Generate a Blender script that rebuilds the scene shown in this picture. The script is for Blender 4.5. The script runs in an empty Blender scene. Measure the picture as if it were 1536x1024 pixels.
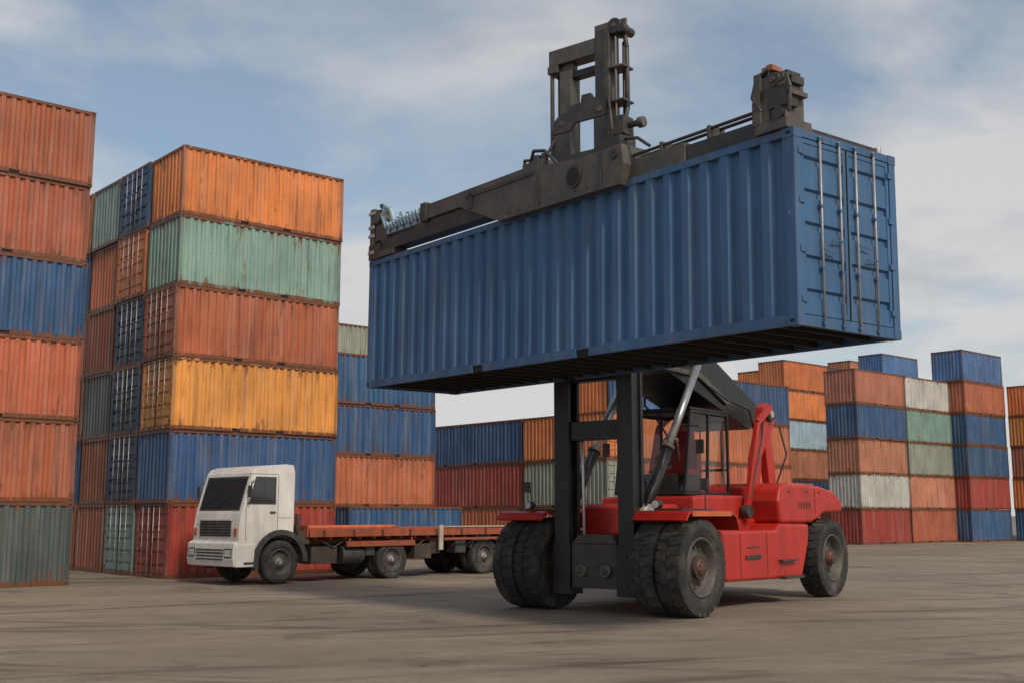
import bpy, bmesh, math, random
from mathutils import Vector, Matrix
random.seed(7)
scene = bpy.context.scene
R = math.radians

# ------------------------------------------------------------------ materials
def nn(nt, t, **kw):
    n = nt.nodes.new(t)
    for k, v in kw.items():
        setattr(n, k, v)
    return n

def ramp(nt, inp, p0, p1, c0=(0,0,0,1), c1=(1,1,1,1)):
    r = nn(nt, 'ShaderNodeValToRGB')
    r.color_ramp.elements[0].position = p0
    r.color_ramp.elements[1].position = p1
    r.color_ramp.elements[0].color = c0
    r.color_ramp.elements[1].color = c1
    nt.links.new(inp, r.inputs[0])
    return r.outputs[0]

def mixc(nt, fac, a, b, mode='MIX'):
    m = nn(nt, 'ShaderNodeMix', data_type='RGBA', blend_type=mode)
    for sock, val in ((m.inputs[0], fac), (m.inputs[6], a), (m.inputs[7], b)):
        if isinstance(val, bpy.types.NodeSocket):
            nt.links.new(val, sock)
        elif isinstance(val, (int, float)):
            sock.default_value = val
        else:
            sock.default_value = (*val, 1) if len(val) == 3 else val
    return m.outputs[2]

def mth(nt, op, a, b=None, clamp=False):
    m = nn(nt, 'ShaderNodeMath', operation=op, use_clamp=clamp)
    for i, val in enumerate((a, b)):
        if val is None: continue
        if isinstance(val, bpy.types.NodeSocket): nt.links.new(val, m.inputs[i])
        else: m.inputs[i].default_value = val
    return m.outputs[0]

def coords(nt, scale, rnd=True):
    tc = nn(nt, 'ShaderNodeTexCoord')
    mp = nn(nt, 'ShaderNodeMapping')
    mp.inputs['Scale'].default_value = scale
    nt.links.new(tc.outputs['Object'], mp.inputs['Vector'])
    if rnd:
        oi = nn(nt, 'ShaderNodeObjectInfo')
        k = mth(nt, 'MULTIPLY', oi.outputs['Random'], 60.0)
        cb = nn(nt, 'ShaderNodeCombineXYZ')
        for i in range(3): nt.links.new(k, cb.inputs[i])
        nt.links.new(cb.outputs[0], mp.inputs['Location'])
    return mp.outputs[0]

def noise(nt, vec, scale, detail=4, rough=.55):
    n = nn(nt, 'ShaderNodeTexNoise')
    n.inputs['Scale'].default_value = scale
    n.inputs['Detail'].default_value = detail
    n.inputs['Roughness'].default_value = rough
    nt.links.new(vec, n.inputs['Vector'])
    return n.outputs[0]

def new_mat(name):
    m = bpy.data.materials.new(name); m.use_nodes = True
    nt = m.node_tree; b = nt.nodes['Principled BSDF']
    return m, nt, b

def paint_mat(name, rust=.5, darken=1.0, H=1.975, grime=.50, fadeamt=.26, scuff=.6, lo=.78):
    """container paint: the colour comes from the object's colour"""
    m, nt, b = new_mat(name)
    oi = nn(nt, 'ShaderNodeObjectInfo')
    base = oi.outputs['Color']
    v1 = coords(nt, (1,1,1))
    vs = coords(nt, (5,5,.30))
    big = noise(nt, v1, .8, 4)
    c = mixc(nt, ramp(nt, big, .32, .68), mixc(nt, 1.0, base, (lo*darken,lo*.99*darken,lo*.98*darken), 'MULTIPLY'),
             mixc(nt, 1.0, base, (1.12*darken,1.10*darken,1.08*darken), 'MULTIPLY'))
    fade = ramp(nt, noise(nt, vs, .9, 4), .46, .74)
    c = mixc(nt, mth(nt,'MULTIPLY',fade,fadeamt), c, (.42,.37,.33))
    st = ramp(nt, noise(nt, vs, 1.7, 6, .62), .51, .69)
    c = mixc(nt, mth(nt,'MULTIPLY',st,grime), c, (.06,.036,.028))
    tc = nn(nt, 'ShaderNodeTexCoord')
    sp = nn(nt, 'ShaderNodeSeparateXYZ'); nt.links.new(tc.outputs['Object'], sp.inputs[0])
    zz = mth(nt, 'DIVIDE', sp.outputs[2], H)
    edge = mth(nt, 'MULTIPLY', mth(nt,'ABSOLUTE', mth(nt,'SUBTRACT', zz, .5)), 2.0)
    edge = mth(nt, 'POWER', edge, 4.0)
    rn = noise(nt, coords(nt,(3,3,.65)), 1.9, 7, .70)
    rf = ramp(nt, mth(nt,'ADD', rn, mth(nt,'MULTIPLY', edge, .17*rust)), .60, .70)
    rustc = mixc(nt, noise(nt, v1, 22, 2), (.06,.022,.012), (.24,.085,.032))
    c = mixc(nt, mth(nt,'MULTIPLY', rf, min(1,.85*rust+.1)), c, rustc)
    sc = ramp(nt, noise(nt, coords(nt,(2.2,2.2,1.0)), 1.6, 7, .75), .70, .725)
    c = mixc(nt, mth(nt,'MULTIPLY', sc, scuff), c, (.52,.48,.43))
    nt.links.new(c, b.inputs['Base Color'])
    rr = mth(nt, 'ADD', mth(nt,'MULTIPLY', rn, .4), .34)
    nt.links.new(rr, b.inputs['Roughness'])
    b.inputs['Specular IOR Level'].default_value = .42
    bp = nn(nt, 'ShaderNodeBump'); bp.inputs['Strength'].default_value = .6; bp.inputs['Distance'].default_value = .05
    nt.links.new(mth(nt,'ADD', big, mth(nt,'MULTIPLY', rn, .25)), bp.inputs['Height'])
    nt.links.new(bp.outputs[0], b.inputs['Normal'])
    return m

def worn(name, col, rough=.5, metal=0., dirt=.5, dirtcol=(.07,.05,.04), scale=3., bump=.15, edge=0., edgecol=(.2,.08,.04)):
    m, nt, b = new_mat(name)
    v = coords(nt, (1,1,1), False)
    n1 = noise(nt, v, scale, 6, .65)
    n2 = noise(nt, coords(nt,(3,3,.6), False), scale*.7, 4, .6)
    dk = tuple(x*.7 for x in col)
    c = mixc(nt, ramp(nt, n2, .3, .7), dk, col)
    c = mixc(nt, mth(nt,'MULTIPLY', ramp(nt, n1, .45, .72), dirt), c, dirtcol)
    if edge > 0:
        n3 = noise(nt, v, scale*2.3, 7, .7)
        c = mixc(nt, mth(nt,'MULTIPLY', ramp(nt, n3, .59, .65), edge), c, edgecol)
    nt.links.new(c, b.inputs['Base Color'])
    nt.links.new(mth(nt,'ADD', mth(nt,'MULTIPLY', n1, .4), rough-.2), b.inputs['Roughness'])
    b.inputs['Metallic'].default_value = metal
    if bump:
        bp = nn(nt, 'ShaderNodeBump'); bp.inputs['Strength'].default_value = bump; bp.inputs['Distance'].default_value = .02
        nt.links.new(noise(nt, v, scale*6, 3), bp.inputs['Height']); nt.links.new(bp.outputs[0], b.inputs['Normal'])
    return m

M_paint = paint_mat('container_paint', .85)
M_frame = paint_mat('container_frame_rusty', 1.6, .60)
M_paint_h = paint_mat('blue_container_paint', .22, 1.0, 2.465, .15, .12, .5, .84)
M_frame_h = paint_mat('blue_container_frame', .5, .95, 2.465, .3, .12, .5, .84)
M_rod = worn('galvanised_rod', (.50,.48,.45), .45, .3, .5, (.20,.11,.07), 8)
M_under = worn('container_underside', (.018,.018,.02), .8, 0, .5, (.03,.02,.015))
M_black = worn('machine_dark_paint', (.042,.039,.037), .5, .1, .6, (.115,.092,.07), 2.5, .2, .5, (.14,.07,.038))
M_mastd = worn('mast_steel', (.017,.018,.020), .42, .2, .45, (.055,.047,.04), 2.5, .2)
M_grey = worn('spreader_grey', (.092,.082,.072), .52, .1, .65, (.175,.138,.10), 3, .3, .65, (.20,.095,.045))
M_red = worn('machine_red_paint', (.50,.022,.012), .44, 0, .30, (.19,.038,.024), 1.6, .1, .25, (.09,.035,.024))
M_redor = worn('red_orange', (.62,.14,.045), .5, 0, .35, (.22,.08,.04), 2)  # plain red-orange; on the hood it stands in for sunlit red
M_tyre = worn('tyre_rubber', (.028,.027,.025), .85, 0, .85, (.125,.106,.088), 2.2, .5)
M_rim = worn('wheel_rim', (.080,.074,.067), .6, .1, .7, (.16,.13,.10), 4, .3, .5)
M_hub = worn('hub_rust', (.15,.055,.04), .6, .1, .6)
M_chrome = worn('cylinder_steel', (.48,.48,.48), .3, .7, .35, (.16,.15,.14), 4, .05)
M_white = worn('truck_white_paint', (.76,.73,.68), .32, 0, .32, (.47,.41,.33), 1.6, .04, .18, (.26,.17,.11))
M_dkplast = worn('dark_plastic', (.045,.044,.043), .6, 0, .5, (.12,.105,.09), 4)
M_bedred = worn('bed_red_rust', (.38,.085,.038), .6, 0, .75, (.13,.06,.038), 2.5, .3, .65)
M_chas = worn('chassis_grime', (.055,.042,.035), .7, .1, .6, (.13,.08,.05), 3)
M_wood = worn('weathered_stake', (.50,.44,.34), .8, 0, .5, (.24,.15,.10), 5)
M_orange = worn('orange_beacon', (.42,.15,.07), .55, 0, .6, (.12,.08,.05), 9)
M_hose = worn('pale_blue_hose', (.42,.58,.69), .5, 0, .4, (.14,.17,.19), 9)
M_lamp = worn('lamp_glass', (.6,.6,.58), .15, 0, .2)
M_amber = worn('amber_glass', (.5,.12,.03), .25, 0, .2)
M_joint = worn('tarred_joint', (.045,.038,.032), .8, 0, .5, (.09,.075,.06), 4)

def glass_dark(name, col, rough):
    m, nt, b = new_mat(name)
    b.inputs['Base Color'].default_value = (*col, 1); b.inputs['Roughness'].default_value = rough
    b.inputs['Specular IOR Level'].default_value = .8
    return m
M_wglass = glass_dark('truck_window_glass', (.028,.031,.034), .08)

m, nt, b = new_mat('cab_glass')
tr = nn(nt,'ShaderNodeBsdfTransparent'); tr.inputs[0].default_value = (.84,.87,.88,1)
gl = nn(nt,'ShaderNodeBsdfGlossy'); gl.inputs['Roughness'].default_value = .05
fr = nn(nt,'ShaderNodeFresnel'); fr.inputs[0].default_value = 1.5
mx = nn(nt,'ShaderNodeMixShader')
nt.links.new(fr.outputs[0], mx.inputs[0]); nt.links.new(tr.outputs[0], mx.inputs[1]); nt.links.new(gl.outputs[0], mx.inputs[2])
nt.links.new(mx.outputs[0], nt.nodes['Material Output'].inputs[0])
M_glass = m

# ------------------------------------------------------------------ mesh builder
class MB:
    def __init__(s): s.v=[]; s.f=[]; s.m=[]; s.s=[]; s.mats=[]
    def mi(s, mat):
        if mat not in s.mats: s.mats.append(mat)
        return s.mats.index(mat)
    def add(s, vs, fs, mat, smooth=False):
        o=len(s.v); k=s.mi(mat)
        s.v += [tuple(p) for p in vs]
        for i,f in enumerate(fs):
            s.f.append([o+j for j in f]); s.m.append(k)
            s.s.append(smooth if isinstance(smooth,bool) else smooth[i])
    def box(s,x0,x1,y0,y1,z0,z1,mat):
        s.add([(x0,y0,z0),(x1,y0,z0),(x1,y1,z0),(x0,y1,z0),(x0,y0,z1),(x1,y0,z1),(x1,y1,z1),(x0,y1,z1)],
              [(0,3,2,1),(4,5,6,7),(0,1,5,4),(1,2,6,5),(2,3,7,6),(3,0,4,7)],mat)
    def beam(s,p1,p2,w,h,mat,w2=None,h2=None,up=(0,0,1)):
        p1=Vector(p1);p2=Vector(p2);d=(p2-p1).normalized();u=Vector(up)
        sd=d.cross(u)
        if sd.length<1e-3: sd=d.cross(Vector((0,1,0)))
        sd.normalize(); u=sd.cross(d)
        w2=w if w2 is None else w2; h2=h if h2 is None else h2
        vs=[]
        for p,ww,hh in ((p1,w,h),(p2,w2,h2)):
            for a,bb in ((-1,-1),(1,-1),(1,1),(-1,1)):
                vs.append(p+sd*a*ww/2+u*bb*hh/2)
        s.add(vs,[(0,3,2,1),(4,5,6,7),(0,1,5,4),(1,2,6,5),(2,3,7,6),(3,0,4,7)],mat)
    def cyl(s,p1,p2,r,mat,seg=16,r2=None):
        p1=Vector(p1);p2=Vector(p2);d=(p2-p1).normalized()
        a=d.orthogonal().normalized();c=d.cross(a); r2=r if r2 is None else r2
        vs=[];fs=[]
        for p,rr in ((p1,r),(p2,r2)):
            for i in range(seg):
                t=2*math.pi*i/seg
                vs.append(p+(a*math.cos(t)+c*math.sin(t))*rr)
        for i in range(seg):
            j=(i+1)%seg; fs.append((i,j,seg+j,seg+i))
        fs.append(tuple(range(seg-1,-1,-1))); fs.append(tuple(range(seg,2*seg)))
        s.add(vs,fs,mat,[True]*seg+[False,False])
    def tube(s,pts,r,mat,seg=8):
        for a,b_ in zip(pts[:-1],pts[1:]): s.cyl(a,b_,r,mat,seg)
    def prism(s,poly,a,b_,mat,axis='x'):
        n=len(poly)
        mk={'x':lambda q,t:(t,q[0],q[1]),'y':lambda q,t:(q[0],t,q[1]),'z':lambda q,t:(q[0],q[1],t)}[axis]
        vs=[mk(q,a) for q in poly]+[mk(q,b_) for q in poly]
        fs=[tuple(range(n-1,-1,-1)),tuple(range(n,2*n))]+[(i,(i+1)%n,n+(i+1)%n,n+i) for i in range(n)]
        s.add(vs,fs,mat)
    def lathe(s,prof,c,mat,seg=40,sx=1):
        vs=[];fs=[];n=len(prof)
        for i in range(seg):
            t=2*math.pi*i/seg
            for x,r in prof: vs.append((c[0]+sx*x,c[1]+r*math.cos(t),c[2]+r*math.sin(t)))
        for i in range(seg):
            j=(i+1)%seg
            for k in range(n-1): fs.append((i*n+k,i*n+k+1,j*n+k+1,j*n+k))
        s.add(vs,fs,mat,True)
    def strip(s,prof,lo,hi,mode,mat):
        vs=[]
        for t,dv in prof:
            if mode=='xz': vs+= [(t,dv,lo),(t,dv,hi)]
            elif mode=='yz': vs+= [(dv,t,lo),(dv,t,hi)]
            elif mode=='zy': vs+= [(dv,lo,t),(dv,hi,t)]
        s.add(vs,[(2*i,2*i+2,2*i+3,2*i+1) for i in range(len(prof)-1)],mat)
    def mesh(s,name):
        me=bpy.data.meshes.new(name); me.from_pydata(s.v,[],s.f)
        for mt in s.mats: me.materials.append(mt)
        for p,k,sm in zip(me.polygons,s.m,s.s): p.material_index=k; p.use_smooth=sm
        bm=bmesh.new(); bm.from_mesh(me); bmesh.ops.recalc_face_normals(bm,faces=bm.faces); bm.to_mesh(me); bm.free()
        me.update(); return me
    def obj(s,name,parent=None,bevel=0,local=None,seg=2):
        o=bpy.data.objects.new(name,s.mesh(name)); scene.collection.objects.link(o)
        if parent: o.parent=parent
        if local is not None: o.matrix_local=local
        if bevel:
            md=o.modifiers.new('bevel','BEVEL'); md.width=bevel; md.segments=seg; md.limit_method='ANGLE'; md.angle_limit=R(40)
        return o

def frame(ox,oy,xd,oz=0):
    xd=Vector((xd[0],xd[1],0)).normalized(); yd=Vector((-xd.y,xd.x,0))
    return Matrix(((xd.x,yd.x,0,ox),(xd.y,yd.y,0,oy),(0,0,1,oz),(0,0,0,1)))
def empty(name,mat):
    e=bpy.data.objects.new(name,None); scene.collection.objects.link(e); e.matrix_world=mat; e.empty_display_size=.5; return e

# ------------------------------------------------------------------ containers
def corr(t0,t1,pitch,do,di):
    n=max(1,round((t1-t0)/pitch)); p=(t1-t0)/n; out=[(t0,do)]
    for i in range(n):
        b_=t0+i*p
        out+=[(b_+p*.18,do),(b_+p*.34,di),(b_+p*.66,di),(b_+p*.82,do)]
    out.append((t1,do)); return out

def container(name,L,W,H,pitch,dep,door,paint,fr_):
    g=MB(); k=H/2.465; post=.13*k; rt=.10*k; rb=.14*k
    for x0,x1 in ((0,post),(L-post,L)):
        for y0,y1 in ((0,post),(W-post,W)):
            g.box(x0,x1,y0,y1,.03,H-.03,fr_)
    ch=.12*k
    for x0,x1 in ((-.006,post+.03),(L-post-.03,L+.006)):
        for y0,y1 in ((-.006,post+.012),(W-post-.012,W+.006)):
            for z0,z1 in ((0,ch),(H-ch,H)):
                g.box(x0,x1,y0,y1,z0,z1,fr_)
                zc=(z0+z1)/2; xc=(x0+x1)/2; ys=y0-.002 if y0<W/2 else y1+.002
                g.box(xc-.035,xc+.035,min(ys,ys+.01),max(ys,ys+.01) if y0>W/2 else ys+.01,zc-.02,zc+.02,M_under)
    pk=[L*.5-1.0*k, L*.5+.72*k] if L<7 else [L*.34,L*.60]
    segs=[]; c=post
    for q in pk: segs.append((c,q)); c=q+.30*k
    segs.append((c,L-post))
    for ya,yb in ((.004,.075),(W-.075,W-.004)):
        for a,b_ in segs: g.box(a,b_,ya,yb,.004,rb,fr_)
        for q in pk:
            g.box(q,q+.30*k,min(ya+.015,yb-.015),max(ya+.015,yb-.015),rb-.03,rb,fr_)
            g.box(q,q+.30*k,ya+.04 if ya<1 else ya,yb if ya<1 else yb-.04,.005,rb-.03,M_under)
        g.box(post,L-post,ya+.002,yb-.002,H-rt,H-.003,fr_)
    g.strip(corr(post-.005,L-post+.005,pitch,.014,.014+dep),rb-.01,H-rt+.01,'xz',paint)
    g.strip(corr(post-.005,L-post+.005,pitch,W-.014,W-.014-dep),rb-.01,H-rt+.01,'xz',paint)
    g.box(.02,L-.02,.02,W-.02,H-.035,H-.02,paint)
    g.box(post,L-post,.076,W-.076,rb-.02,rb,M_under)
    x=post+.1
    while x<L-post-.1:
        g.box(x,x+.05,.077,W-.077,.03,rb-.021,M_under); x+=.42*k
    for xe,sg,isd in ((0,-1,door==0),(L,1,door==1)):
        xi=xe-sg*.075
        lo,hi=min(xe-sg*.004,xi),max(xe-sg*.004,xi)
        g.box(lo,hi,post,W-post,.004,rb,fr_); g.box(lo,hi,post,W-post,H-rt,H-.003,fr_)
        if not isd:
            g.strip(corr(post-.005,W-post+.005,pitch,xe-sg*.014,xe-sg*(.014+min(dep,.05))),rb-.01,H-rt+.01,'yz',paint)
            continue
        for ya,yb in ((post+.012,W/2-.008),(W/2+.008,W-post-.012)):
            z0=rb+.012; z1=H-rt-.012; w=.055*k
            xo=xe-sg*.012; xb=xe-sg*.06
            a,b_=min(xo,xb),max(xo,xb)
            g.box(a,b_,ya,ya+w,z0,z1,paint); g.box(a,b_,yb-w,yb,z0,z1,paint)
            g.box(a,b_,ya+w,yb-w,z0,z0+w,paint); g.box(a,b_,ya+w,yb-w,z1-w,z1,paint)
            n=5; p=(z1-z0-2*w)/n; pr=[(z0+w,xe-sg*.022)]
            for i in range(n):
                b0=z0+w+i*p
                pr+=[(b0+p*.36,xe-sg*.022),(b0+p*.42,xe-sg*.058),(b0+p*.58,xe-sg*.058),(b0+p*.64,xe-sg*.022)]
            pr.append((z1-w,xe-sg*.022))
            g.strip(pr,ya+w-.002,yb-w+.002,'zy',paint)
            yy=post if ya<W/2-.3 else W-post
            for q in (.08,.36,.64,.92):
                zc=z0+(z1-z0)*q
                g.box(min(xe-sg*.02,xe+sg*.014),max(xe-sg*.02,xe+sg*.014),yy-.05,yy+.05,zc-.035,zc+.035,fr_)
        for fy in (.235,.42,.58,.765):
            y=W*fy; xr=xe+sg*.018
            g.cyl((xr,y,.035),(xr,y,H-.04),.015*k,M_rod,8)
            for zc in (.06,.3*H,.62*H,H-.07):
                g.box(min(xe-sg*.02,xe+sg*.034),max(xe-sg*.02,xe+sg*.034),y-.034*k,y+.034*k,zc-.018,zc+.018,fr_)
            dy=.24*k if fy in(.235,.58) else -.22*k
            hz=.40*H if fy in (.235,.765) else .46*H
            g.beam((xe+sg*.035,y,hz),(xe+sg*.035,y+dy,hz-.02),.014,.018,fr_)
        g.box(min(xe-sg*.015,xe+sg*.002),max(xe-sg*.015,xe+sg*.002),W/2-.007,W/2+.007,rb,H-rt,M_under)
    return g.mesh(name)

CH=1.975
ME20a=container('container_20_doors_front',5.2,2.05,CH,.235,.045,0,M_paint,M_frame)
ME20b=container('container_20_blind_end',5.2,2.05,CH,.235,.045,1,M_paint,M_frame)
ME40=container('container_40',8.6,2.05,CH,.26,.045,1,M_paint,M_frame)
MEH=container('blue_container',10.37,2.07,2.465,.345,.075,1,M_paint_h,M_frame_h)

COL=dict(o=(.66,.205,.060),r=(.46,.130,.058),y=(.74,.31,.065),t=(.225,.345,.30),b=(.030,.095,.215),
         d=(.34,.050,.034),g=(.090,.115,.112),k=(.26,.080,.045),w=(.36,.46,.58),n=(.020,.052,.115),p=(.50,.19,.11),l=(.065,.18,.37),s=(.28,.29,.25),c=(.50,.52,.46))
E=(.756,.654); N=(-.654,.756)
def put(me,x,y,z,xd,col):
    o=bpy.data.objects.new('shipping_container',me); scene.collection.objects.link(o)
    j=random.uniform(-.006,.006); M=frame(x,y,xd,z)@Matrix.Translation((random.uniform(-.04,.04),random.uniform(-.03,.03),0))@Matrix.Rotation(j,4,'Z')
    o.matrix_world=M
    f=random.uniform(.85,1.12); o.color=(min(1,col[0]*f),min(1,col[1]*f*random.uniform(.92,1.08)),min(1,col[2]*f),1)
    return o
def stack(x,y,cols,xd=E,me=None):
    for i,ch in enumerate(cols):
        m_=me or (ME20a if ch.isupper() else ME20b)
        put(m_,x,y,i*1.98+.004,xd,COL[ch.lower()])
stack(-14.62,24.55,'grrbrr'); stack(-14.58+N[0]*2.15,24.5+N[1]*2.15,'kbrgbo'); stack(-14.58-E[0]*5.4,24.5-E[1]*5.4,'rbgrob')
C=(-9.15,30.4)
rows=['DbYRto','TNNNOB','kkgkrt','rbkrbo']
for j,cs in enumerate(rows): stack(C[0]+N[0]*2.2*j,C[1]+N[1]*2.2*j,cs)
stack(-7.1,43.3,'brbb'); stack(-7.1+N[0]*2.15,43.3+N[1]*2.15,'robr'); stack(-7.1+N[0]*4.3,43.3+N[1]*4.3,'rbbrs')
stack(-5.9,41.45,'b')
X4=(.654,-.756)
stack(-5.2,57.5,'rdb',X4,ME40); stack(.50,50.9,'pso',X4)
stack(-5.2+E[0]*2.2,57.5+E[1]*2.2,'brr',X4,ME40)
stack(5.6,48.6,'brol'); stack(9.7,52.2,'orrb'); stack(5.6+N[0]*2.2,48.6+N[1]*2.2,'robo')
stack(9.7+N[0]*2.2,52.2+N[1]*2.2,'rbdo')
stack(19.5,64,'dcpbp'); stack(23.55,67.55,'rpstc'); stack(28.16,70.23,'bdbbrl'); stack(33.6,72,'boryo')
stack(37.7,75.5,'rboto'); stack(18.1,75,'pbpwoo'); stack(17.8,80.5,'bprobo'); stack(27,90,'pobrocp'); stack(28.3,86,'brporbl')
stack(22.2,78.7,'brorpb'); stack(32.3,89.5,'porbpo'); stack(39,84,'brorb'); stack(16,86,'rborbr'); stack(14.3,76.3,'obrbr')

Bp=Vector((-2.80,21.68,4.09)); Ap=Vector((3.46,13.35,3.935))
xa=(Ap-Bp).normalized(); ya=Vector((.803,.596,0)); ya=(ya-xa*ya.dot(xa)).normalized(); za=xa.cross(ya)
MH=Matrix(((xa.x,ya.x,za.x,Bp.x),(xa.y,ya.y,za.y,Bp.y),(xa.z,ya.z,za.z,Bp.z),(0,0,0,1)))
hc=bpy.data.objects.new('shipping_container',MEH); scene.collection.objects.link(hc); hc.matrix_world=MH; hc.color=(.046,.128,.262,1)

# ------------------------------------------------------------------ wheels
def wheel(name,parent,x,y,r,w,side,lug=True,rim=M_rim,hubm=M_hub):
    g=MB(); hw=w/2; c=(x,y,r)
    rr=r*.60; cr=.976 if lug else .995
    g.lathe([(-hw*.80,rr),(-hw*.98,rr*1.10),(-hw,r*.80),(-hw*.96,r*.90),(-hw*.84,r*(cr-.02)),(-hw*.55,r*cr),(0,r*cr),(hw*.55,r*cr),(hw*.84,r*(cr-.02)),(hw*.96,r*.90),(hw,r*.80),(hw*.985,rr*1.22),(hw*.94,rr*1.20),(hw*.95,rr*1.10),(hw*.80,rr),(hw*.5,rr*.97)],c,M_tyre,56,side)
    if lug:
        n=28
        for i in range(n):
            for sgn in (-1,1):
                t=2*math.pi*(i+(.25 if sgn>0 else -.25))/n
                rad=Vector((0,math.cos(t),math.sin(t))); tan=Vector((0,-math.sin(t),math.cos(t)))
                xo=sgn*hw*.93; xi=sgn*hw*.07; tw=2*math.pi*r/n*.39; sk=tan*(.07*r)
                vs=[]
                for rrr in (r*.93,r*1.004):
                    for xx,sh in ((xo,0),(xi,1)):
                        rad_=rrr if xx==xi else rrr-.028
                        for q in (-1,1):
                            vs.append(Vector(c)+Vector((xx*side,0,0))+rad*rad_+tan*q*tw*(1 if sh==0 else .85)+sk*sh)
                g.add(vs,[(0,1,3,2),(4,6,7,5),(0,4,5,1),(1,5,7,3),(3,7,6,2),(2,6,4,0)],M_tyre)
    g.lathe([(hw*.86,rr*1.02),(hw*.95,rr*.99),(hw*.86,rr*.92),(hw*.35,rr*.86),(hw*.20,rr*.80),(hw*.22,rr*.52),(hw*.42,rr*.44),(hw*.44,rr*.30)],c,rim,40,side)
    g.lathe([(hw*.40,rr*.32),(hw*.85,rr*.28),(hw*.95,rr*.22),(hw*.96,0.001)],c,hubm,24,side)
    g.lathe([(-hw*.5,rr),(-hw*.4,.001)],c,rim,32,side)
    for i in range(12):
        t=2*math.pi*i/12; q=rr*.66
        p=Vector((x+side*hw*.18,y+q*math.cos(t),r+q*math.sin(t)))
        g.cyl(p,p+Vector((side*.05,0,0)),.022*r/.8,rim,6)
    for i in range(8):
        t=2*math.pi*(i+.5)/8; q=rr*.22
        p=Vector((x+side*hw*.94,y+q*math.cos(t),r+q*math.sin(t)))
        g.cyl(p,p+Vector((side*.03,0,0)),.014,rim,6)
    return g.obj(name,parent)

# ------------------------------------------------------------------ reach stacker
RS=empty('reach_stacker',frame(1.655,20.38,(.78,-.626)))
k=0
for x,sd in ((1.72,1),(1.22,1),(-1.22,-1),(-1.72,-1)):
    k+=1; wheel(f'front_wheel_{k}',RS,x,0,.82,.47,sd)
wheel('rear_wheel_1',RS,1.42,6.0,.80,.50,1); wheel('rear_wheel_2',RS,-1.42,6.0,.80,.50,-1)
g=MB(); g.cyl((-1.9,0,.82),(1.9,0,.82),.2,M_chas,16); g.cyl((-1.5,6.0,.80),(1.5,6.0,.80),.15,M_chas,16)
g.box(-.95,.95,.28,.8,.5,1.3,M_chas); g.box(-.5,.5,5.6,6.4,.55,1.3,M_chas); g.obj('axles',RS,.01)

g=MB()
g.prism([(.55,.55),(4.85,.50),(5.05,1.1),(5.12,1.45),(5.0,1.62),(1.35,1.62),(1.25,1.35),(.55,1.30)],-1.05,1.05,M_red)
side=[(1.20,.62),(1.45,.50),(4.55,.46),(4.90,1.15),(4.95,1.50),(3.65,1.52),(3.45,1.40),(1.20,1.40)]
for a,b_ in ((1.052,1.62),(-1.62,-1.052)): g.prism(side,a,b_,M_red)
hood=[(3.70,1.524),(3.62,1.95),(3.70,2.18),(3.90,2.29),(5.6,2.27),(6.3,2.17),(6.62,2.02),(6.72,1.84),(6.66,1.74),(5.75,1.72),(5.40,1.60),(5.15,1.524)]
g.prism(hood,-1.60,1.60,M_red)
g.prism([(5.3,1.1),(5.3,1.6),(6.7,1.75),(6.95,1.7),(7.0,1.2),(6.9,1.0)],-1.0,1.0,M_red)
g.prism([(.28,1.302),(.30,1.80),(.42,1.88),(1.36,1.88),(1.36,1.302)],-.72,.72,M_red)
g.prism([(1.38,1.624),(1.38,2.02),(1.9,2.05),(3.4,2.05),(3.5,1.624)],-1.02,1.02,M_red)
body=g.obj('body',RS,.06,seg=3)
g=MB()
g.box(-1.45,1.45,4.4,5.6,2.285,2.315,M_redor)  # sunlit part of the hood top, put into the colour of this plate
for i in range(5): g.box(1.602,1.608,4.5+.13*i,4.55+.13*i,1.80,1.94,M_black)
g.box(1.622,1.628,3.02,3.032,.56,1.36,M_black); g.box(1.622,1.628,1.95,1.962,.56,1.35,M_black)
g.box(1.622,1.645,2.15,2.75,.88,.95,M_black); g.box(1.622,1.632,2.2,2.7,1.08,1.10,M_black)
g.box(1.602,1.607,5.3,5.312,1.72,2.2,M_black)
for yy in (4.1,4.9,5.5): g.cyl((1.60,yy,2.14),(1.615,yy,2.14),.022,M_black,8)
g.box(1.625,1.78,3.5,4.3,.47,.52,M_black); g.box(1.625,1.72,3.5,4.2,.80,.83,M_black)
g.obj('body_trim',RS,.006)
g=MB()
for sx in (1,-1):
    prof=[(-.58,1.58),(-.50,1.68),(-.42,1.715),(.95,1.715),(1.12,1.64),(1.22,1.42),(1.26,1.42),(1.17,1.67),(.97,1.755),(-.44,1.755),(-.53,1.72),(-.62,1.60)]
    g.prism(prof,*( (.96,2.0) if sx>0 else (-2.0,-.96)),M_red)
    xo=2.0 if sx>0 else -2.0
    g.box(min(xo,xo+sx*.012),max(xo,xo+sx*.012),-.42,.95,1.66,1.745,M_redor)
    g.box(*((1.2,1.75) if sx>0 else (-1.75,-1.2)),-.3,.75,1.757,1.79,M_black)
    g.cyl((sx*1.35,-.50,1.86),(sx*1.35,-.36,1.86),.075,M_black,16); g.cyl((sx*1.35,-.51,1.86),(sx*1.35,-.501,1.86),.065,M_lamp,16)
    g.tube([(sx*1.35,-.42,1.75),(sx*1.35,-.42,1.86)],.015,M_black)
    g.tube([(sx*1.85,.3,1.75),(sx*1.88,.25,2.15),(sx*1.9,.2,2.2)],.012,M_black); g.box(sx*1.9-.07,sx*1.9+.07,.17,.20,2.1,2.30,M_black)
g.obj('front_fenders',RS,.008)
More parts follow.
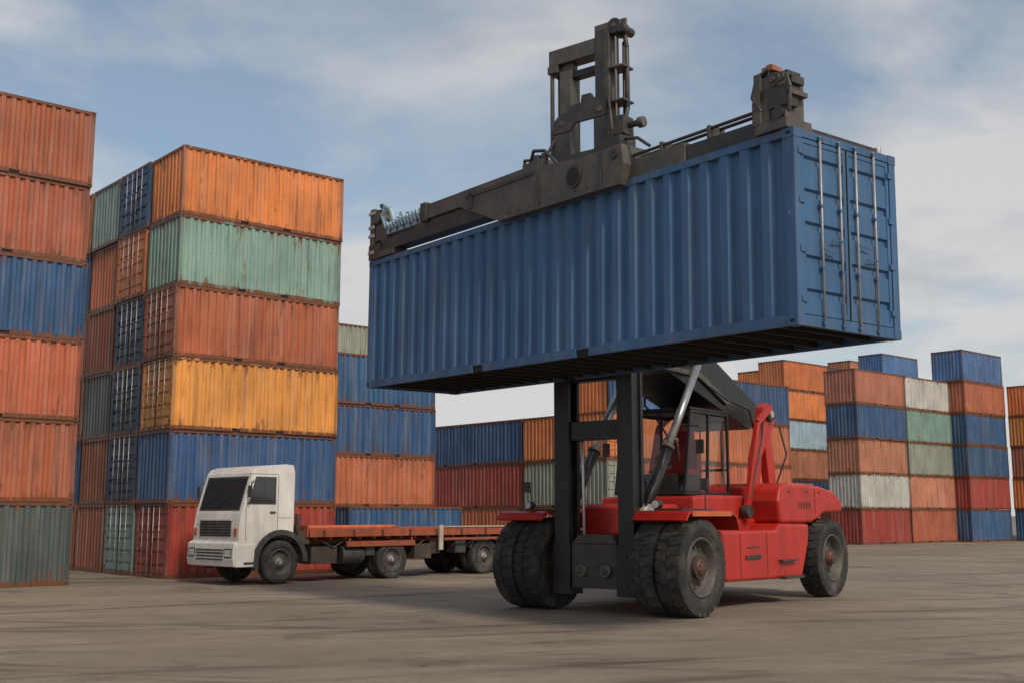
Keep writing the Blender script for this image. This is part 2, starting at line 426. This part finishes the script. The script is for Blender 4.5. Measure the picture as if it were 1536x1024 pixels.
# cab
g=MB(); cx0,cx1,cy0,cy1,cz0,cz1=-.72,.78,1.45,3.15,2.052,3.62
P=.042
def post(p,q): g.beam(p,q,P*1.2,P*1.2,M_mastd)
f0=cy0; f1=cy0+.28
for x in (cx0,cx1):
    post((x,f0,cz0),(x,f1,cz1)); post((x,cy1,cz0),(x,cy1,cz1)); post((x,f0+.85,cz0),(x,f0+.95,cz1))
    post((x,f1,cz1),(x,cy1,cz1)); post((x,f0,cz0+.03),(x,cy1,cz0+.03)); 
for y,z in ((f0,cz0+.03),(f1,cz1),(cy1,cz1),(cy1,cz0+.5)): post((cx0,y,z),(cx1,y,z))
g.box(cx0-.03,cx1+.03,f1-.06,cy1+.05,cz1+.03,cz1+.07,M_mastd)
g.box(cx0+.42,cx1-.42,2.3,2.85,2.06,2.45,M_black)
g.box(cx0+.45,cx1-.45,2.75,2.92,2.452,3.15,M_red); g.box(cx0+.45,cx1-.45,2.25,2.748,2.452,2.56,M_red)
g.box(cx0+.58,cx1-.58,2.76,2.90,3.152,3.33,M_red)
g.tube([(.05,1.75,2.05),(.05,1.95,2.72)],.03,M_black); 
for i in range(14):
    a=2*math.pi*i/14; b_=2*math.pi*(i+1)/14
    g.cyl((.05+.19*math.cos(a),1.97+.10*math.sin(a),2.74+.16*math.sin(a)),(.05+.19*math.cos(b_),1.97+.10*math.sin(b_),2.74+.16*math.sin(b_)),.016,M_black,6)
g.box(-.35,.45,1.62,1.80,2.06,2.45,M_black)
g.tube([(.4,1.95,2.7),(.55,1.6,3.1)],.02,M_rod)
g.cyl((-.3,2.8,cz1+.07),(-.3,2.8,cz1+.2),.05,M_orange,12)
g.beam((.05,f0-.01,cz0+.12),(.30,f0+.16,cz0+.95),.02,.02,M_black)
for sx in (cx0-.30,cx1+.28):
    g.tube([(cx1 if sx>0 else cx0,f1,3.35),(sx,f1-.15,3.3),(sx,f1-.15,3.05)],.013,M_black); g.box(sx-.08,sx+.08,f1-.18,f1-.14,2.80,3.06,M_black)
g.obj('cab_frame',RS,.006)
g=MB()
def quad(a,b_,c_,d_): g.add([a,b_,c_,d_],[(0,1,2,3)],M_glass)
e=.04
quad((cx0+e,f0+.01,cz0+.06),(cx1-e,f0+.01,cz0+.06),(cx1-e,f1,cz1-.04),(cx0+e,f1,cz1-.04))
for x in (cx0,cx1):
    quad((x,f0+.06,cz0+.07),(x,f0+.80,cz0+.07),(x,f0+.90,cz1-.05),(x,f1+.05,cz1-.05))
    quad((x,f0+.90,cz0+.07),(x,cy1-.05,cz0+.07),(x,cy1-.05,cz1-.05),(x,f0+1.0,cz1-.05))
quad((cx0+e,cy1,cz0+.55),(cx1-e,cy1,cz0+.55),(cx1-e,cy1,cz1-.05),(cx0+e,cy1,cz1-.05))
g.obj('cab_glass',RS)
# boom supports (red) and boom
g=MB()
for sx in (1,-1):
    x0,x1=(.86,1.02) if sx>0 else (-1.02,-.86)
    g.prism([(3.75,2.06),(3.85,2.8),(4.15,3.45),(4.25,3.85),(4.42,3.95),(4.70,3.90),(4.80,3.6),(4.60,3.35),(4.75,2.30),(4.45,2.30),(4.32,3.05),(4.15,2.85),(4.0,2.06)],x0,x1,M_red)
    g.cyl((sx*.84,4.50,3.72),(sx*1.10,4.50,3.72),.15,M_black,20); g.cyl((sx*1.10,4.50,3.72),(sx*1.12,4.50,3.72),.08,M_rod,12)
    g.beam((sx*1.14,3.2,1.75),(sx*1.14,3.75,3.5),.09,.17,M_red,.09,.12); g.beam((sx*1.14,3.75,3.5),(sx*1.14,4.35,3.85),.09,.12,M_red)
    g.cyl((sx*1.06,3.2,1.75),(sx*1.22,3.2,1.75),.13,M_black,16)
    g.tube([(sx*1.18,3.3,2.0),(sx*1.2,3.6,2.7),(sx*1.16,3.9,3.2),(sx*1.0,4.3,3.6)],.022,M_black)
    g.tube([(sx*1.05,4.7,2.29),(sx*1.25,4.8,2.9),(sx*1.2,4.6,3.5)],.02,M_black)
    g.tube([(sx*1.0,3.9,3.3),(sx*1.1,3.5,3.75),(sx*.95,2.9,3.9),(sx*.7,2.5,4.2)],.025,M_black)
g.obj('boom_supports',RS,.02)
g=MB()
g.prism([(4.95,3.55),(4.95,3.9),(4.6,4.05),(2.5,4.95),(.25,5.55),(.10,5.45),(.10,4.35),(1.3,4.30),(4.35,3.42)],-.62,.62,M_mastd)
g.box(.622,.66,.5,2.2,4.5,4.62,M_black); g.prism([(.6,4.45),(2.4,4.4),(3.6,3.9),(3.4,3.85),(2.3,4.30),(.6,4.35)],.622,.68,M_grey)
g.obj('boom',RS,.02)
g=MB()
for sx in (.80,-.80):
    a=Vector((sx,.02,1.72)); b_=Vector((sx,2.05,4.55)); m1=a.lerp(b_,.40)
    g.cyl(a,m1,.105,M_mastd,20); g.cyl(m1,m1+(b_-a)*.02,.125,M_grey,20); g.cyl(m1,b_,.075,M_chrome,20)
    g.cyl((sx-.14,.02,1.72),(sx+.14,.02,1.72),.15,M_rod,20)
    g.tube([a+Vector((.1,-.1,.1)),a.lerp(b_,.25)+Vector((.12,-.12,.05)),m1+Vector((.05,-.1,0))],.02,M_black)
g.obj('lift_cylinders',RS)

# mast
g=MB(); yc=-.20
for sx in (1,-1):
    x=sx*.68
    g.box(x-.16,x+.16,yc-.18,yc-.10,.36,7.9,M_mastd); g.box(x-.16,x+.16,yc+.10,yc+.18,.36,7.9,M_mastd)
    g.box(x-.05,x+.12 if sx>0 else x+.05,yc-.099,yc+.099,.36,7.9,M_mastd)
    g.box(x-.19,x+.19,yc-.20,yc+.20,.30,1.15,M_mastd)
    for z in (.5,1.0): g.cyl((x,yc-.225,z),(x,yc-.20,z),.03,M_black,8)
g.box(-.48,.48,yc-.16,yc+.02,.42,1.18,M_black)
g.prism([(-.48,1.182),(.48,1.182),(.36,1.34),(-.36,1.34)],yc-.14,yc,M_black,'y')
for x in (-.26,.26):
    g.cyl((x,yc-.22,.72),(x,yc-.161,.72),.11,M_grey,20); g.cyl((x,yc-.25,.72),(x,yc-.22,.72),.05,M_black,16)
for z0,z1 in ((3.0,3.34),(4.05,4.35)): g.box(-.52,.52,yc-.12,yc+.10,z0,z1,M_mastd)
g.box(-.85,.85,-.02,.28,.5,1.30,M_mastd); g.box(-.7,.7,0.0,.3,4.5,5.3,M_mastd)
g.tube([(-.35,yc+.05,1.2),(-.38,yc+.05,3.0)],.03,M_chrome)
# head frame above the container
zt=10.45
g.box(-.68,-.42,yc-.15,yc+.15,7.9,9.98,M_grey)
g.box(-.91,-.85,yc-.15,yc-.08,7.9,10.12,M_grey)
g.box(-.91,-.85,yc+.10,yc+.16,7.9,10.12,M_grey)
g.box(.14,.46,yc-.17,yc+.17,7.9,zt+.22,M_grey)
g.box(.20,.40,yc-.20,yc-.171,8.0,zt+.1,M_black)
g.box(-.93,.138,yc-.16,yc+.16,10.14,zt,M_grey)
g.box(-.95,-.72,yc-.18,yc+.18,9.99,10.138,M_grey)
g.box(-.418,.138,yc-.10,yc+.10,9.82,9.95,M_mastd)
g.prism([(-.84,9.98),(-.62,10.138),(-.42,10.138),(-.42,9.99)],yc-.08,yc+.08,M_grey,'y')
g.prism([(-.76,8.72),(-.76,8.95),(-.62,9.08),(-.42,9.10),(-.40,9.22),(-.12,9.22),(-.10,9.36),(.10,9.36),(.18,9.25),(.44,9.2),(.44,8.86),(-.26,8.86),(-.36,8.72)],yc-.27,yc-.205,M_black,'y')
g.box(-.76,-.36,yc-.26,yc-.205,7.3,8.72,M_black); g.box(.16,.48,yc-.26,yc-.205,7.3,8.858,M_black)
g.box(-.36,.16,yc-.255,yc-.21,7.3,8.28,M_black); g.box(-.68,.46,yc-.14,yc+.1,7.9,8.2,M_mastd)
g.cyl((-.55,yc-.29,8.9),(-.55,yc-.26,8.9),.05,M_grey,10); g.cyl((.30,yc-.29,9.0),(.30,yc-.26,9.0),.06,M_grey,10)
for yy in (yc-.12,yc+.10):
    g.cyl((.56,yy-.05,zt+.12),(.56,yy+.05,zt+.12),.15,M_black,24); g.cyl((.56,yy-.07,zt+.12),(.56,yy+.07,zt+.12),.05,M_grey,12)
g.box(.42,.74,yc-.03,yc+.03,zt-.05,zt+.28,M_grey); g.cyl((.72,yc-.18,zt+.04),(.72,yc+.2,zt+.04),.085,M_black,16)
g.tube([(.70,yc,zt-.05),(.74,yc,zt-.3),(.74,yc,9.0),(.70,yc-.06,8.7),(.74,yc-.1,8.4),(.74,yc-.1,7.4)],.045,M_black,10)
g.tube([(.60,yc-.16,zt-.1),(.60,yc-.16,7.4)],.026,M_grey,8); g.tube([(.58,yc+.14,zt-.1),(.58,yc+.14,7.4)],.03,M_black,8)
for z in (8.3,9.1,9.75): g.box(.462,.78,yc-.2,yc+.16,z,z+.04,M_grey)
g.box(.462,.80,yc-.24,yc+.1,8.45,8.80,M_black); g.cyl((.80,yc-.05,8.64),(1.05,yc-.05,8.64),.06,M_black,14); g.cyl((1.0,yc-.05,8.64),(1.12,yc-.05,8.64),.10,M_grey,16)
g.box(.50,.92,yc-.28,yc+.0,7.7,8.1,M_grey); g.cyl((.75,yc-.32,7.9),(.75,yc-.28,7.9),.12,M_black,16)
g.tube([(.5,yc-.25,8.2),(.62,yc-.34,8.5),(.55,yc-.3,8.95),(.46,yc-.22,9.2)],.03,M_black)
g.tube([(-.72,yc-.28,8.6),(-.87,yc-.34,8.3),(-.82,yc-.3,7.9)],.03,M_black)
g.obj('mast',RS,.012)

# spreader (square to the hung container)
T=2.465; g=MB()
def sb(x0,x1,y0,y1,z0,z1,mt=M_grey): g.box(x0,x1,y0,y1,T+z0,T+z1,mt)
def z(pl): return [(a,T+b_) for a,b_ in pl]
g.prism(z([(3.30,.40),(4.45,-.07),(7.35,-.09),(7.45,.20),(7.40,.50),(6.6,.50),(5.9,.56),(5.4,.66),(3.3,.66)]),-.14,.42,M_grey,'y')
g.prism(z([(3.5,.56),(5.4,.56),(5.4,.50),(3.5,.50)]),-.16,-.142,M_black,'y')
sb(2.1,5.2,-.05,.36,.44,.70); sb(1.95,2.12,-.09,.40,.40,.74,M_black); sb(3.6,3.70,-.16,-.142,.30,.64,M_black)
sb(.40,4.2,.0,.28,.13,.36,M_black); sb(1.6,3.4,.02,.26,.361,.43)
sb(7.42,9.95,.05,.33,.015,.225,M_black); sb(7.42,8.5,.02,.36,.0,.27)
for yy,zz in ((.08,.35),(.26,.37)): g.cyl((7.2,yy,T+zz),(9.85,yy,T+zz+.02),.024,M_black,10)
for x in (8.0,8.9,9.7): sb(x,x+.05,.04,.34,.226,.40)
g.cyl((6.36,-.142,T+.24),(6.36,-.165,T+.24),.175,M_black,28); g.cyl((6.36,-.165,T+.24),(6.36,-.168,T+.24),.14,M_under,28)
for x in (5.5,6.95): sb(x,x+.03,-.16,-.142,-.04,.46,M_black)
for i in range(9): g.cyl((4.7+i*.28,-.158,T+.02),(4.7+i*.28,-.142,T+.02),.016,M_black,6)
for x,r_ in ((5.30,.08),(5.48,.06)): g.cyl((x,.0,T+.66),(x,.0,T+.84),r_,M_black,12)
sb(5.0,5.5,-.08,.2,.66,.75,M_grey); g.tube([(5.1,.0,T+.75),(5.25,-.05,T+.93),(5.5,-.02,T+.88),(5.8,0,T+.6)],.028,M_black)
g.tube([(4.9,.05,T+.66),(4.95,.0,T+.85),(5.1,0,T+.82)],.025,M_black)
sb(6.85,7.35,-.12,.2,.50,.66,M_black); g.cyl((7.25,-.16,T+.38),(7.25,-.14,T+.38),.08,M_black,16)
g.tube([(7.3,0,T+.62),(7.6,.0,T+.56),(7.8,.05,T+.4)],.025,M_black)
sb(5.6,7.1,.42,2.20,.08,.46,M_black); sb(5.9,6.9,2.0,2.5,.10,.9,M_black)
for x0 in (.12,10.0): sb(x0,x0+.22,.30,2.0,.02,.12,M_black)
# far head
sb(.0,.42,-.03,.42,.01,.30,M_black); sb(.02,.16,-.02,.30,.30,1.02,M_grey); sb(.20,.62,.0,.30,.36,.66,M_grey); sb(.18,.40,.02,.26,.66,.98,M_black)
g.cyl((.30,-.04,T+.82),(.30,.3,T+.82),.12,M_grey,16); g.cyl((.50,.0,T+.98),(.25,.1,T+1.08),.05,M_black,10); sb(.40,.90,-.02,.32,.02,.13,M_grey)
for zz in (.12,.45,.62,.9): sb(-.01,.20,-.045,-.02,zz,zz+.06,M_rod)
# pale valve bank and hoses
random.seed(3)
sb(.62,1.95,.0,.24,.43,.60,M_hose)
for i in range(11):
    x=.66+i*.115; h=.06+.16*random.random()*(1-i/16)
    g.box(x,x+.08,-.03,.14,T+.60,T+.60+h,M_hose if i%3 else M_grey)
    if i<10: g.tube([(x,-.03,T+.48+.1*random.random()),(x+.06,-.05,T+.60+.10*random.random()),(x+.14,-.03,T+.50)],.028,M_hose)
for i in range(5): sb(.75+i*.24,.80+i*.24,-.012,.0,.44,.58,M_black)
g.tube([(.62,.0,T+.55),(.52,-.03,T+.80),(.62,-.04,T+.98),(.80,-.03,T+.90),(.88,0,T+.66)],.045,M_hose)
# near head
sb(9.80,10.30,-.04,.45,.01,.14,M_grey); sb(9.74,10.02,-.02,.36,.14,.46,M_grey); sb(9.90,10.24,.0,.38,.14,.74,M_grey); sb(9.82,9.98,.02,.30,.46,.84,M_black)
sb(10.0,10.30,-.03,.20,.30,.56,M_black); sb(9.86,10.04,.04,.22,.84,.90,M_orange); sb(9.90,9.99,.08,.18,.90,.94,M_orange)
sb(10.08,10.28,-.04,.12,.56,.60,M_grey); sb(10.05,10.22,.1,.36,.74,.80,M_black); sb(9.80,9.9,-.05,.0,.14,.80,M_grey); sb(10.24,10.34,.02,.34,.44,.50,M_grey); sb(10.24,10.32,.06,.30,.60,.70,M_black)
g.cyl((10.12,-.06,T+.66),(10.12,-.0,T+.66),.09,M_black,18); g.cyl((10.12,-.085,T+.66),(10.12,-.06,T+.66),.04,M_grey,10)
g.cyl((10.18,-.05,T+.22),(10.18,.0,T+.22),.08,M_black,16); g.tube([(9.9,-.03,T+.3),(9.78,-.06,T+.5),(9.82,-.02,T+.75),(10.0,0,T+.84)],.022,M_black)
g.tube([(10.28,.0,T+.7),(10.36,-.02,T+.5),(10.33,-.02,T+.2)],.025,M_black)
for q in (.2,.35,.5): g.cyl((9.80,-.07,T+q),(9.80,-.0,T+q),.02,M_grey,6)
for x in (.10,10.2):
    for yy in (.06,1.95): g.cyl((x,yy,T-.04),(x,yy,T+.14),.05,M_rod,10)
g.obj('spreader',RS,.012,RS.matrix_world.inverted()@MH)

# ------------------------------------------------------------------ truck
TR=empty('flatbed_truck',frame(-6.44,29.00,(.714,-.70)))
g=MB(); f=-1.18
rz=.54; ra=.70; XW=1.04
pts=[(f+.02,.62),(f,.75),(f,1.35),(f+.05,1.70),(f+.33,2.68),(f+.42,2.80),(f+.62,2.86),(f+1.30,2.92),(f+1.52,2.90),(f+1.57,2.74),(.38,1.10)]
for a in range(50,181,13): pts.append((ra*math.cos(R(a)),rz+ra*math.sin(R(a))))
pts+=[(-.70,.50),(f+.12,.50)]
g.prism(pts,-XW,XW,M_white); g.obj('cab',TR,.065,seg=4)
g=MB()
g.prism([(f-.12,.45),(f-.15,.62),(f-.13,1.00),(f-.012,1.06),(f-.012,.45)],-XW-.02,XW+.02,M_white)
for sx in (1,-1):
    a,b_=sorted((sx*(XW+.01),sx*(XW+.055))); g.prism([(f-.09,.44),(f-.09,.98),(-.74,.98),(-.76,.44)],a,b_,M_white)
g.obj('bumper',TR,.035,seg=3)
g=MB()
yb=f-.15
g.box(-.70,.70,f-.02,f-.003,1.16,1.54,M_dkplast)
for i in range(5): g.box(-.66,.66,f-.032,f-.02,1.19+.07*i,1.222+.07*i,M_rim)
g.box(-.74,.74,f-.035,f-.004,1.545,1.575,M_white)
for i in range(4): g.box(-.62,.62,yb-.008,yb+.03,.60+.075*i,.635+.075*i,M_dkplast)
for sx in (1,-1):
    a,b_=sorted((sx*.68,sx*.99))
    g.box(a,b_,yb-.008,yb+.03,.66,.88,M_dkplast); g.box(a+.03,b_-.03,yb-.016,yb-.008,.69,.85,M_lamp)
    a,b_=sorted((sx*.86,sx*.96))
    g.box(a,b_,f-.025,f-.004,1.18,1.36,M_amber)
def slope(zz,o=.012): 
    t=(zz-1.70)/(2.68-1.70); return f+.05+.28*t-o
def wq(x0,x1,z0,z1,mt,o): g.add([(x0,slope(z0,o),z0),(x1,slope(z0,o),z0),(x1,slope(z1,o),z1),(x0,slope(z1,o),z1),(x0,slope(z0,-.02),z0),(x1,slope(z0,-.02),z0),(x1,slope(z1,-.02),z1),(x0,slope(z1,-.02),z1)],[(0,1,2,3),(0,4,5,1),(1,5,6,2),(2,6,7,3),(3,7,4,0)],mt)
wq(-.92,.92,1.78,2.61,M_dkplast,.006); wq(-.88,.88,1.82,2.57,M_wglass,.012)
g.beam((-.2,slope(1.82,.03),1.82),(.50,slope(2.2,.03),2.2),.015,.012,M_dkplast); g.beam((-.8,slope(1.82,.03),1.82),(-.2,slope(2.15,.03),2.15),.015,.012,M_dkplast)
for sx in (1,-1):
    xs=sx*XW
    def sp_(ya_,yb_,z0,z1,o,mt): g.box(min(xs,xs+sx*o),max(xs,xs+sx*o),ya_,yb_,z0,z1,mt)
    g.prism([(-.94,1.93),(-.16,1.93),(-.16,2.60),(-.75,2.60)],*sorted((xs-.01*sx,xs+.006*sx)),M_dkplast)
    g.prism([(-.88,1.97),(-.20,1.97),(-.20,2.56),(-.72,2.56)],*sorted((xs-.01*sx,xs+.010*sx)),M_wglass)
    sp_(-.52,-.507,1.97,2.56,.014,M_dkplast)
    sp_(-.10,-.088,1.22,2.66,.003,M_chas); sp_(-1.00,-.988,1.06,1.9,.003,M_chas); sp_(-.98,-.11,2.66,2.672,.003,M_chas)
    sp_(-.32,-.17,1.72,1.76,.03,M_dkplast); sp_(-.07,.30,1.60,1.61,.003,M_chas)
    pr=[]
    for a in range(0,196,13): pr.append((.78*math.cos(R(a)),rz+.78*math.sin(R(a))))
    for a in range(195,-1,-13): pr.append((.65*math.cos(R(a)),rz+.65*math.sin(R(a))))
    g.prism(pr,*sorted((sx*.94,sx*1.11)),M_dkplast)
    g.box(*sorted((sx*.92,sx*1.10)),-1.05,-.76,.50,.56,M_dkplast)
    g.tube([(sx*XW,f+.38,2.5),(sx*(XW+.14),f+.22,2.45),(sx*(XW+.15),f+.2,2.0),(sx*XW,f+.2,1.95)],.012,M_dkplast); g.box(*sorted((sx*(XW+.07),sx*(XW+.20))),f+.17,f+.21,2.10,2.38,M_dkplast)
g.obj('cab_details',TR,.005)
g=MB()
for x in (-.45,.45): g.box(x-.06,x+.06,-.9,10.2,.72,.95,M_chas)
for y in (1.2,2.2,3.2,4.6,5.8,7.6,8.8): g.box(-.39,.39,y,y+.08,.74,.93,M_chas)
g.box(.55,1.02,.95,1.75,.45,.88,M_chas); g.cyl((.80,1.95,.66),(.80,2.65,.66),.24,M_dkplast,18); g.cyl((-.80,1.2,.66),(-.80,2.4,.66),.26,M_rod,18)
g.box(.52,1.1,4.3,4.9,.5,.9,M_chas); g.box(-.5,.5,.5,.75,.95,1.5,M_chas); g.cyl((.9,.60,.8),(.9,.60,1.7),.07,M_chas,12)
g.box(.6,1.06,.50,.86,.95,1.28,M_chas)
for i,(a,b_) in enumerate(((2.7,3.0),(4.95,5.3),(5.9,6.3))): g.box(.62,1.0,a,b_,.62,.95,M_chas if i%2 else M_dkplast)
for y in (1.3,2.4,4.1): g.tube([(1.02,y,1.0),(1.05,y+.3,.85),(1.03,y+.6,1.0)],.02,M_dkplast)
g.obj('chassis',TR,.01)
g=MB()
g.box(-1.12,1.12,.80,10.15,1.22,1.28,M_bedred)
for x0,x1 in ((-1.16,-1.121),(1.121,1.16)): g.box(x0,x1,.80,10.17,1.12,1.33,M_bedred)
for i in range(19): g.box(-1.09,1.09,1.0+i*.47,1.07+i*.47,1.06,1.218,M_bedred)
for x in (-.55,.55): g.box(x-.05,x+.05,.8,10.1,.952,1.058,M_bedred)
g.box(1.04,1.12,2.0,4.3,.86,1.0,M_bedred); g.beam((1.08,2.1,1.1),(1.08,2.1,.9),.05,.05,M_bedred); g.beam((1.08,4.2,1.1),(1.08,4.2,.9),.05,.05,M_bedred)
g.box(1.161,1.22,5.1,5.24,.72,1.40,M_wood)
g.box(1.161,1.20,5.3,10.1,.98,1.05,M_bedred); g.box(1.161,1.195,5.3,10.1,1.335,1.37,M_wood)
for i in range(10): g.box(1.161,1.19,1.2+i*.95,1.26+i*.95,1.14,1.30,M_chas)
g.cyl((-.6,1.0,1.34),(-.6,5.0,1.34),.06,M_bedred,12); g.cyl((-.3,1.0,1.34),(-.3,4.6,1.34),.06,M_redor,12)
g.box(-1.12,1.12,.74,.79,1.12,1.42,M_bedred)
g.obj('flat_bed',TR,.008)
k=0
for y in (0,3.55,7.0,8.1):
    for sx in (1,-1):
        k+=1; wheel(f'wheel_{k}',TR,sx*.94,y,.53 if y<1 else .51,.28,sx,False,M_rim,M_rod)
        if y>0: k+=1; wheel(f'wheel_{k}',TR,sx*.64,y,.51,.26,sx,False,M_rim,M_rim)
g=MB(); 
for y in (0,3.55,7.0,8.1): g.cyl((-.92,y,.52),(.92,y,.52),.07,M_chas,12)
for y in (3.55,7.0,8.1):
    for sx in (1,-1):
        pr=[(y+.66*math.cos(R(a)),.51+.60*math.sin(R(a))) for a in range(25,156,13)]+[(y+.63*math.cos(R(a)),.51+.57*math.sin(R(a))) for a in range(155,24,-13)]
        if y>4: g.prism(pr,*sorted((sx*.50,sx*1.08)),M_dkplast)
g.obj('axles_and_mudguards',TR)

# ------------------------------------------------------------------ ground
g=MB(); S=900
m,nt,b=new_mat('worn_concrete'); M_ground=m
v=coords(nt,(1,1,1),False)
n1=noise(nt,v,.16,8,.66); n2=noise(nt,v,1.5,8,.72); n3=noise(nt,v,38,2,.7)
c=mixc(nt,ramp(nt,n1,.38,.64),(.170,.133,.098),(.285,.228,.168))
c=mixc(nt,mth(nt,'MULTIPLY',ramp(nt,n2,.42,.70),.45),c,(.125,.097,.073))
c=mixc(nt,mth(nt,'MULTIPLY',ramp(nt,n3,.35,.72),.42),c,(.35,.29,.225))
pt=ramp(nt,noise(nt,v,.22,3),.38,.58)
def rotated(ang,sc):
    tc=nn(nt,'ShaderNodeTexCoord'); mp=nn(nt,'ShaderNodeMapping'); mp.vector_type='TEXTURE'
    mp.inputs['Rotation'].default_value=(0,0,R(ang)); mp.inputs['Scale'].default_value=(1/sc[0],1/sc[1],1)
    nt.links.new(tc.outputs['Object'],mp.inputs['Vector']); return mp.outputs[0]
for ang,sc,th,am in ((22,(.07,1.3,1),.54,.70),(-12,(.08,1.9,1),.56,.65),(6,(.05,.7,1),.56,.65)):
    nz=noise(nt,rotated(ang,sc),1.0,7,.66)
    c=mixc(nt,mth(nt,'MULTIPLY',mth(nt,'MULTIPLY',ramp(nt,nz,th,th+.09),am),pt),c,(.068,.054,.042))
c=mixc(nt,mth(nt,'MULTIPLY',ramp(nt,noise(nt,rotated(15,(.12,.9,1)),1.1,6,.6),.56,.70),.4),c,(.36,.30,.235))
c=mixc(nt,mth(nt,'MULTIPLY',ramp(nt,noise(nt,v,.5,6,.66),.57,.68),.58),c,(.068,.055,.044))
c=mixc(nt,mth(nt,'MULTIPLY',ramp(nt,noise(nt,v,2.3,5,.6),.66,.72),.6),c,(.055,.045,.037))
nt.links.new(c,b.inputs['Base Color']); nt.links.new(mth(nt,'ADD',mth(nt,'MULTIPLY',n2,.35),.58),b.inputs['Roughness'])
b.inputs['Specular IOR Level'].default_value=.3
bp=nn(nt,'ShaderNodeBump'); bp.inputs['Strength'].default_value=.7; bp.inputs['Distance'].default_value=.025
nt.links.new(mth(nt,'ADD',n2,mth(nt,'MULTIPLY',n3,.6)),bp.inputs['Height']); nt.links.new(bp.outputs[0],b.inputs['Normal'])
g.add([(-S,-S,0),(S,-S,0),(S,S,0),(-S,S,0)],[(0,1,2,3)],M_ground); g.obj('ground')
random.seed(11)
def joint(name,p,q,w):
    g=MB(); p=Vector(p); q=Vector(q); d=(q-p); n=int(d.length/.35); nr=Vector((-d.y,d.x)).normalized(); off=0; vs=[]
    for i in range(n+1):
        off=off*.9+random.uniform(-.03,.03); ww=w*random.uniform(.5,1.2)
        c_=p+d*i/n+nr*off; vs+=[(c_.x+nr.x*ww,c_.y+nr.y*ww,.004),(c_.x-nr.x*ww,c_.y-nr.y*ww,.004)]
    g.add(vs,[(2*i,2*i+1,2*i+3,2*i+2) for i in range(n)],M_joint); g.obj(name)
joint('pavement_joint',(-14,16.2),(-1.2,25.4),.035)

# ------------------------------------------------------------------ world + sun
sd=Vector((.44,-.74,.76)).normalized(); elev=math.asin(sd.z); az=math.atan2(sd.x,sd.y)
w=bpy.data.worlds.new('World'); scene.world=w; w.use_nodes=True; nt=w.node_tree; bg=nt.nodes['Background']
sky=nn(nt,'ShaderNodeTexSky',sky_type='NISHITA'); sky.sun_disc=False; sky.sun_elevation=elev; sky.sun_rotation=az
sky.air_density=1.0; sky.dust_density=2.0; sky.ozone_density=1.0
tc=nn(nt,'ShaderNodeTexCoord'); sp=nn(nt,'ShaderNodeSeparateXYZ'); nt.links.new(tc.outputs['Generated'],sp.inputs[0])
zc=mth(nt,'ADD',mth(nt,'MAXIMUM',sp.outputs[2],0.0),.22)
cb=nn(nt,'ShaderNodeCombineXYZ'); nt.links.new(mth(nt,'DIVIDE',sp.outputs[0],zc),cb.inputs[0]); nt.links.new(mth(nt,'DIVIDE',sp.outputs[1],zc),cb.inputs[1])
mp=nn(nt,'ShaderNodeMapping'); mp.inputs['Rotation'].default_value=(0,0,R(-20)); mp.inputs['Scale'].default_value=(.9,1.15,1); mp.inputs['Location'].default_value=(4.1,1.9,0); nt.links.new(cb.outputs[0],mp.inputs[0])
cn=nn(nt,'ShaderNodeTexNoise'); cn.inputs['Scale'].default_value=1.45; cn.inputs['Detail'].default_value=10; cn.inputs['Roughness'].default_value=.54; cn.inputs['Distortion'].default_value=.45
nt.links.new(mp.outputs[0],cn.inputs['Vector'])
low=mth(nt,'MULTIPLY',mth(nt,'SUBTRACT',.40,sp.outputs[2],True),.60)
east=mth(nt,'MULTIPLY',sp.outputs[0],.13)
dens=mth(nt,'ADD',mth(nt,'ADD',cn.outputs[0],low),east)
cf=ramp(nt,dens,.42,.62)
cn2=noise(nt,mp.outputs[0],2.9,8,.55)
cc=mixc(nt,ramp(nt,mth(nt,'ADD',cn2,mth(nt,'MULTIPLY',low,1.5)),.38,.66),(3.6,3.75,4.05),(5.5,5.4,5.35))
skm=mixc(nt,.34,mixc(nt,1.0,sky.outputs[0],(1.05,1.12,1.08),'MULTIPLY'),(3.1,3.45,3.8))
fin=mixc(nt,mth(nt,'MULTIPLY',cf,.88),skm,cc)
nt.links.new(fin,bg.inputs[0]); bg.inputs[1].default_value=.122
L=bpy.data.lights.new('sun','SUN'); L.energy=2.45; L.angle=R(9); L.color=(1.0,.905,.775)
so=bpy.data.objects.new('sun',L); scene.collection.objects.link(so); so.rotation_euler=sd.to_track_quat('Z','Y').to_euler()

# ------------------------------------------------------------------ camera
cam=bpy.data.cameras.new('camera'); co=bpy.data.objects.new('camera',cam); scene.collection.objects.link(co)
cam.sensor_width=36; cam.lens=39.84; cam.clip_end=3000
co.location=(0,0,1.7); co.rotation_euler=(R(90+8.63),0,0); scene.camera=co
scene.view_settings.view_transform='Standard'; scene.view_settings.look='None'; scene.view_settings.exposure=0
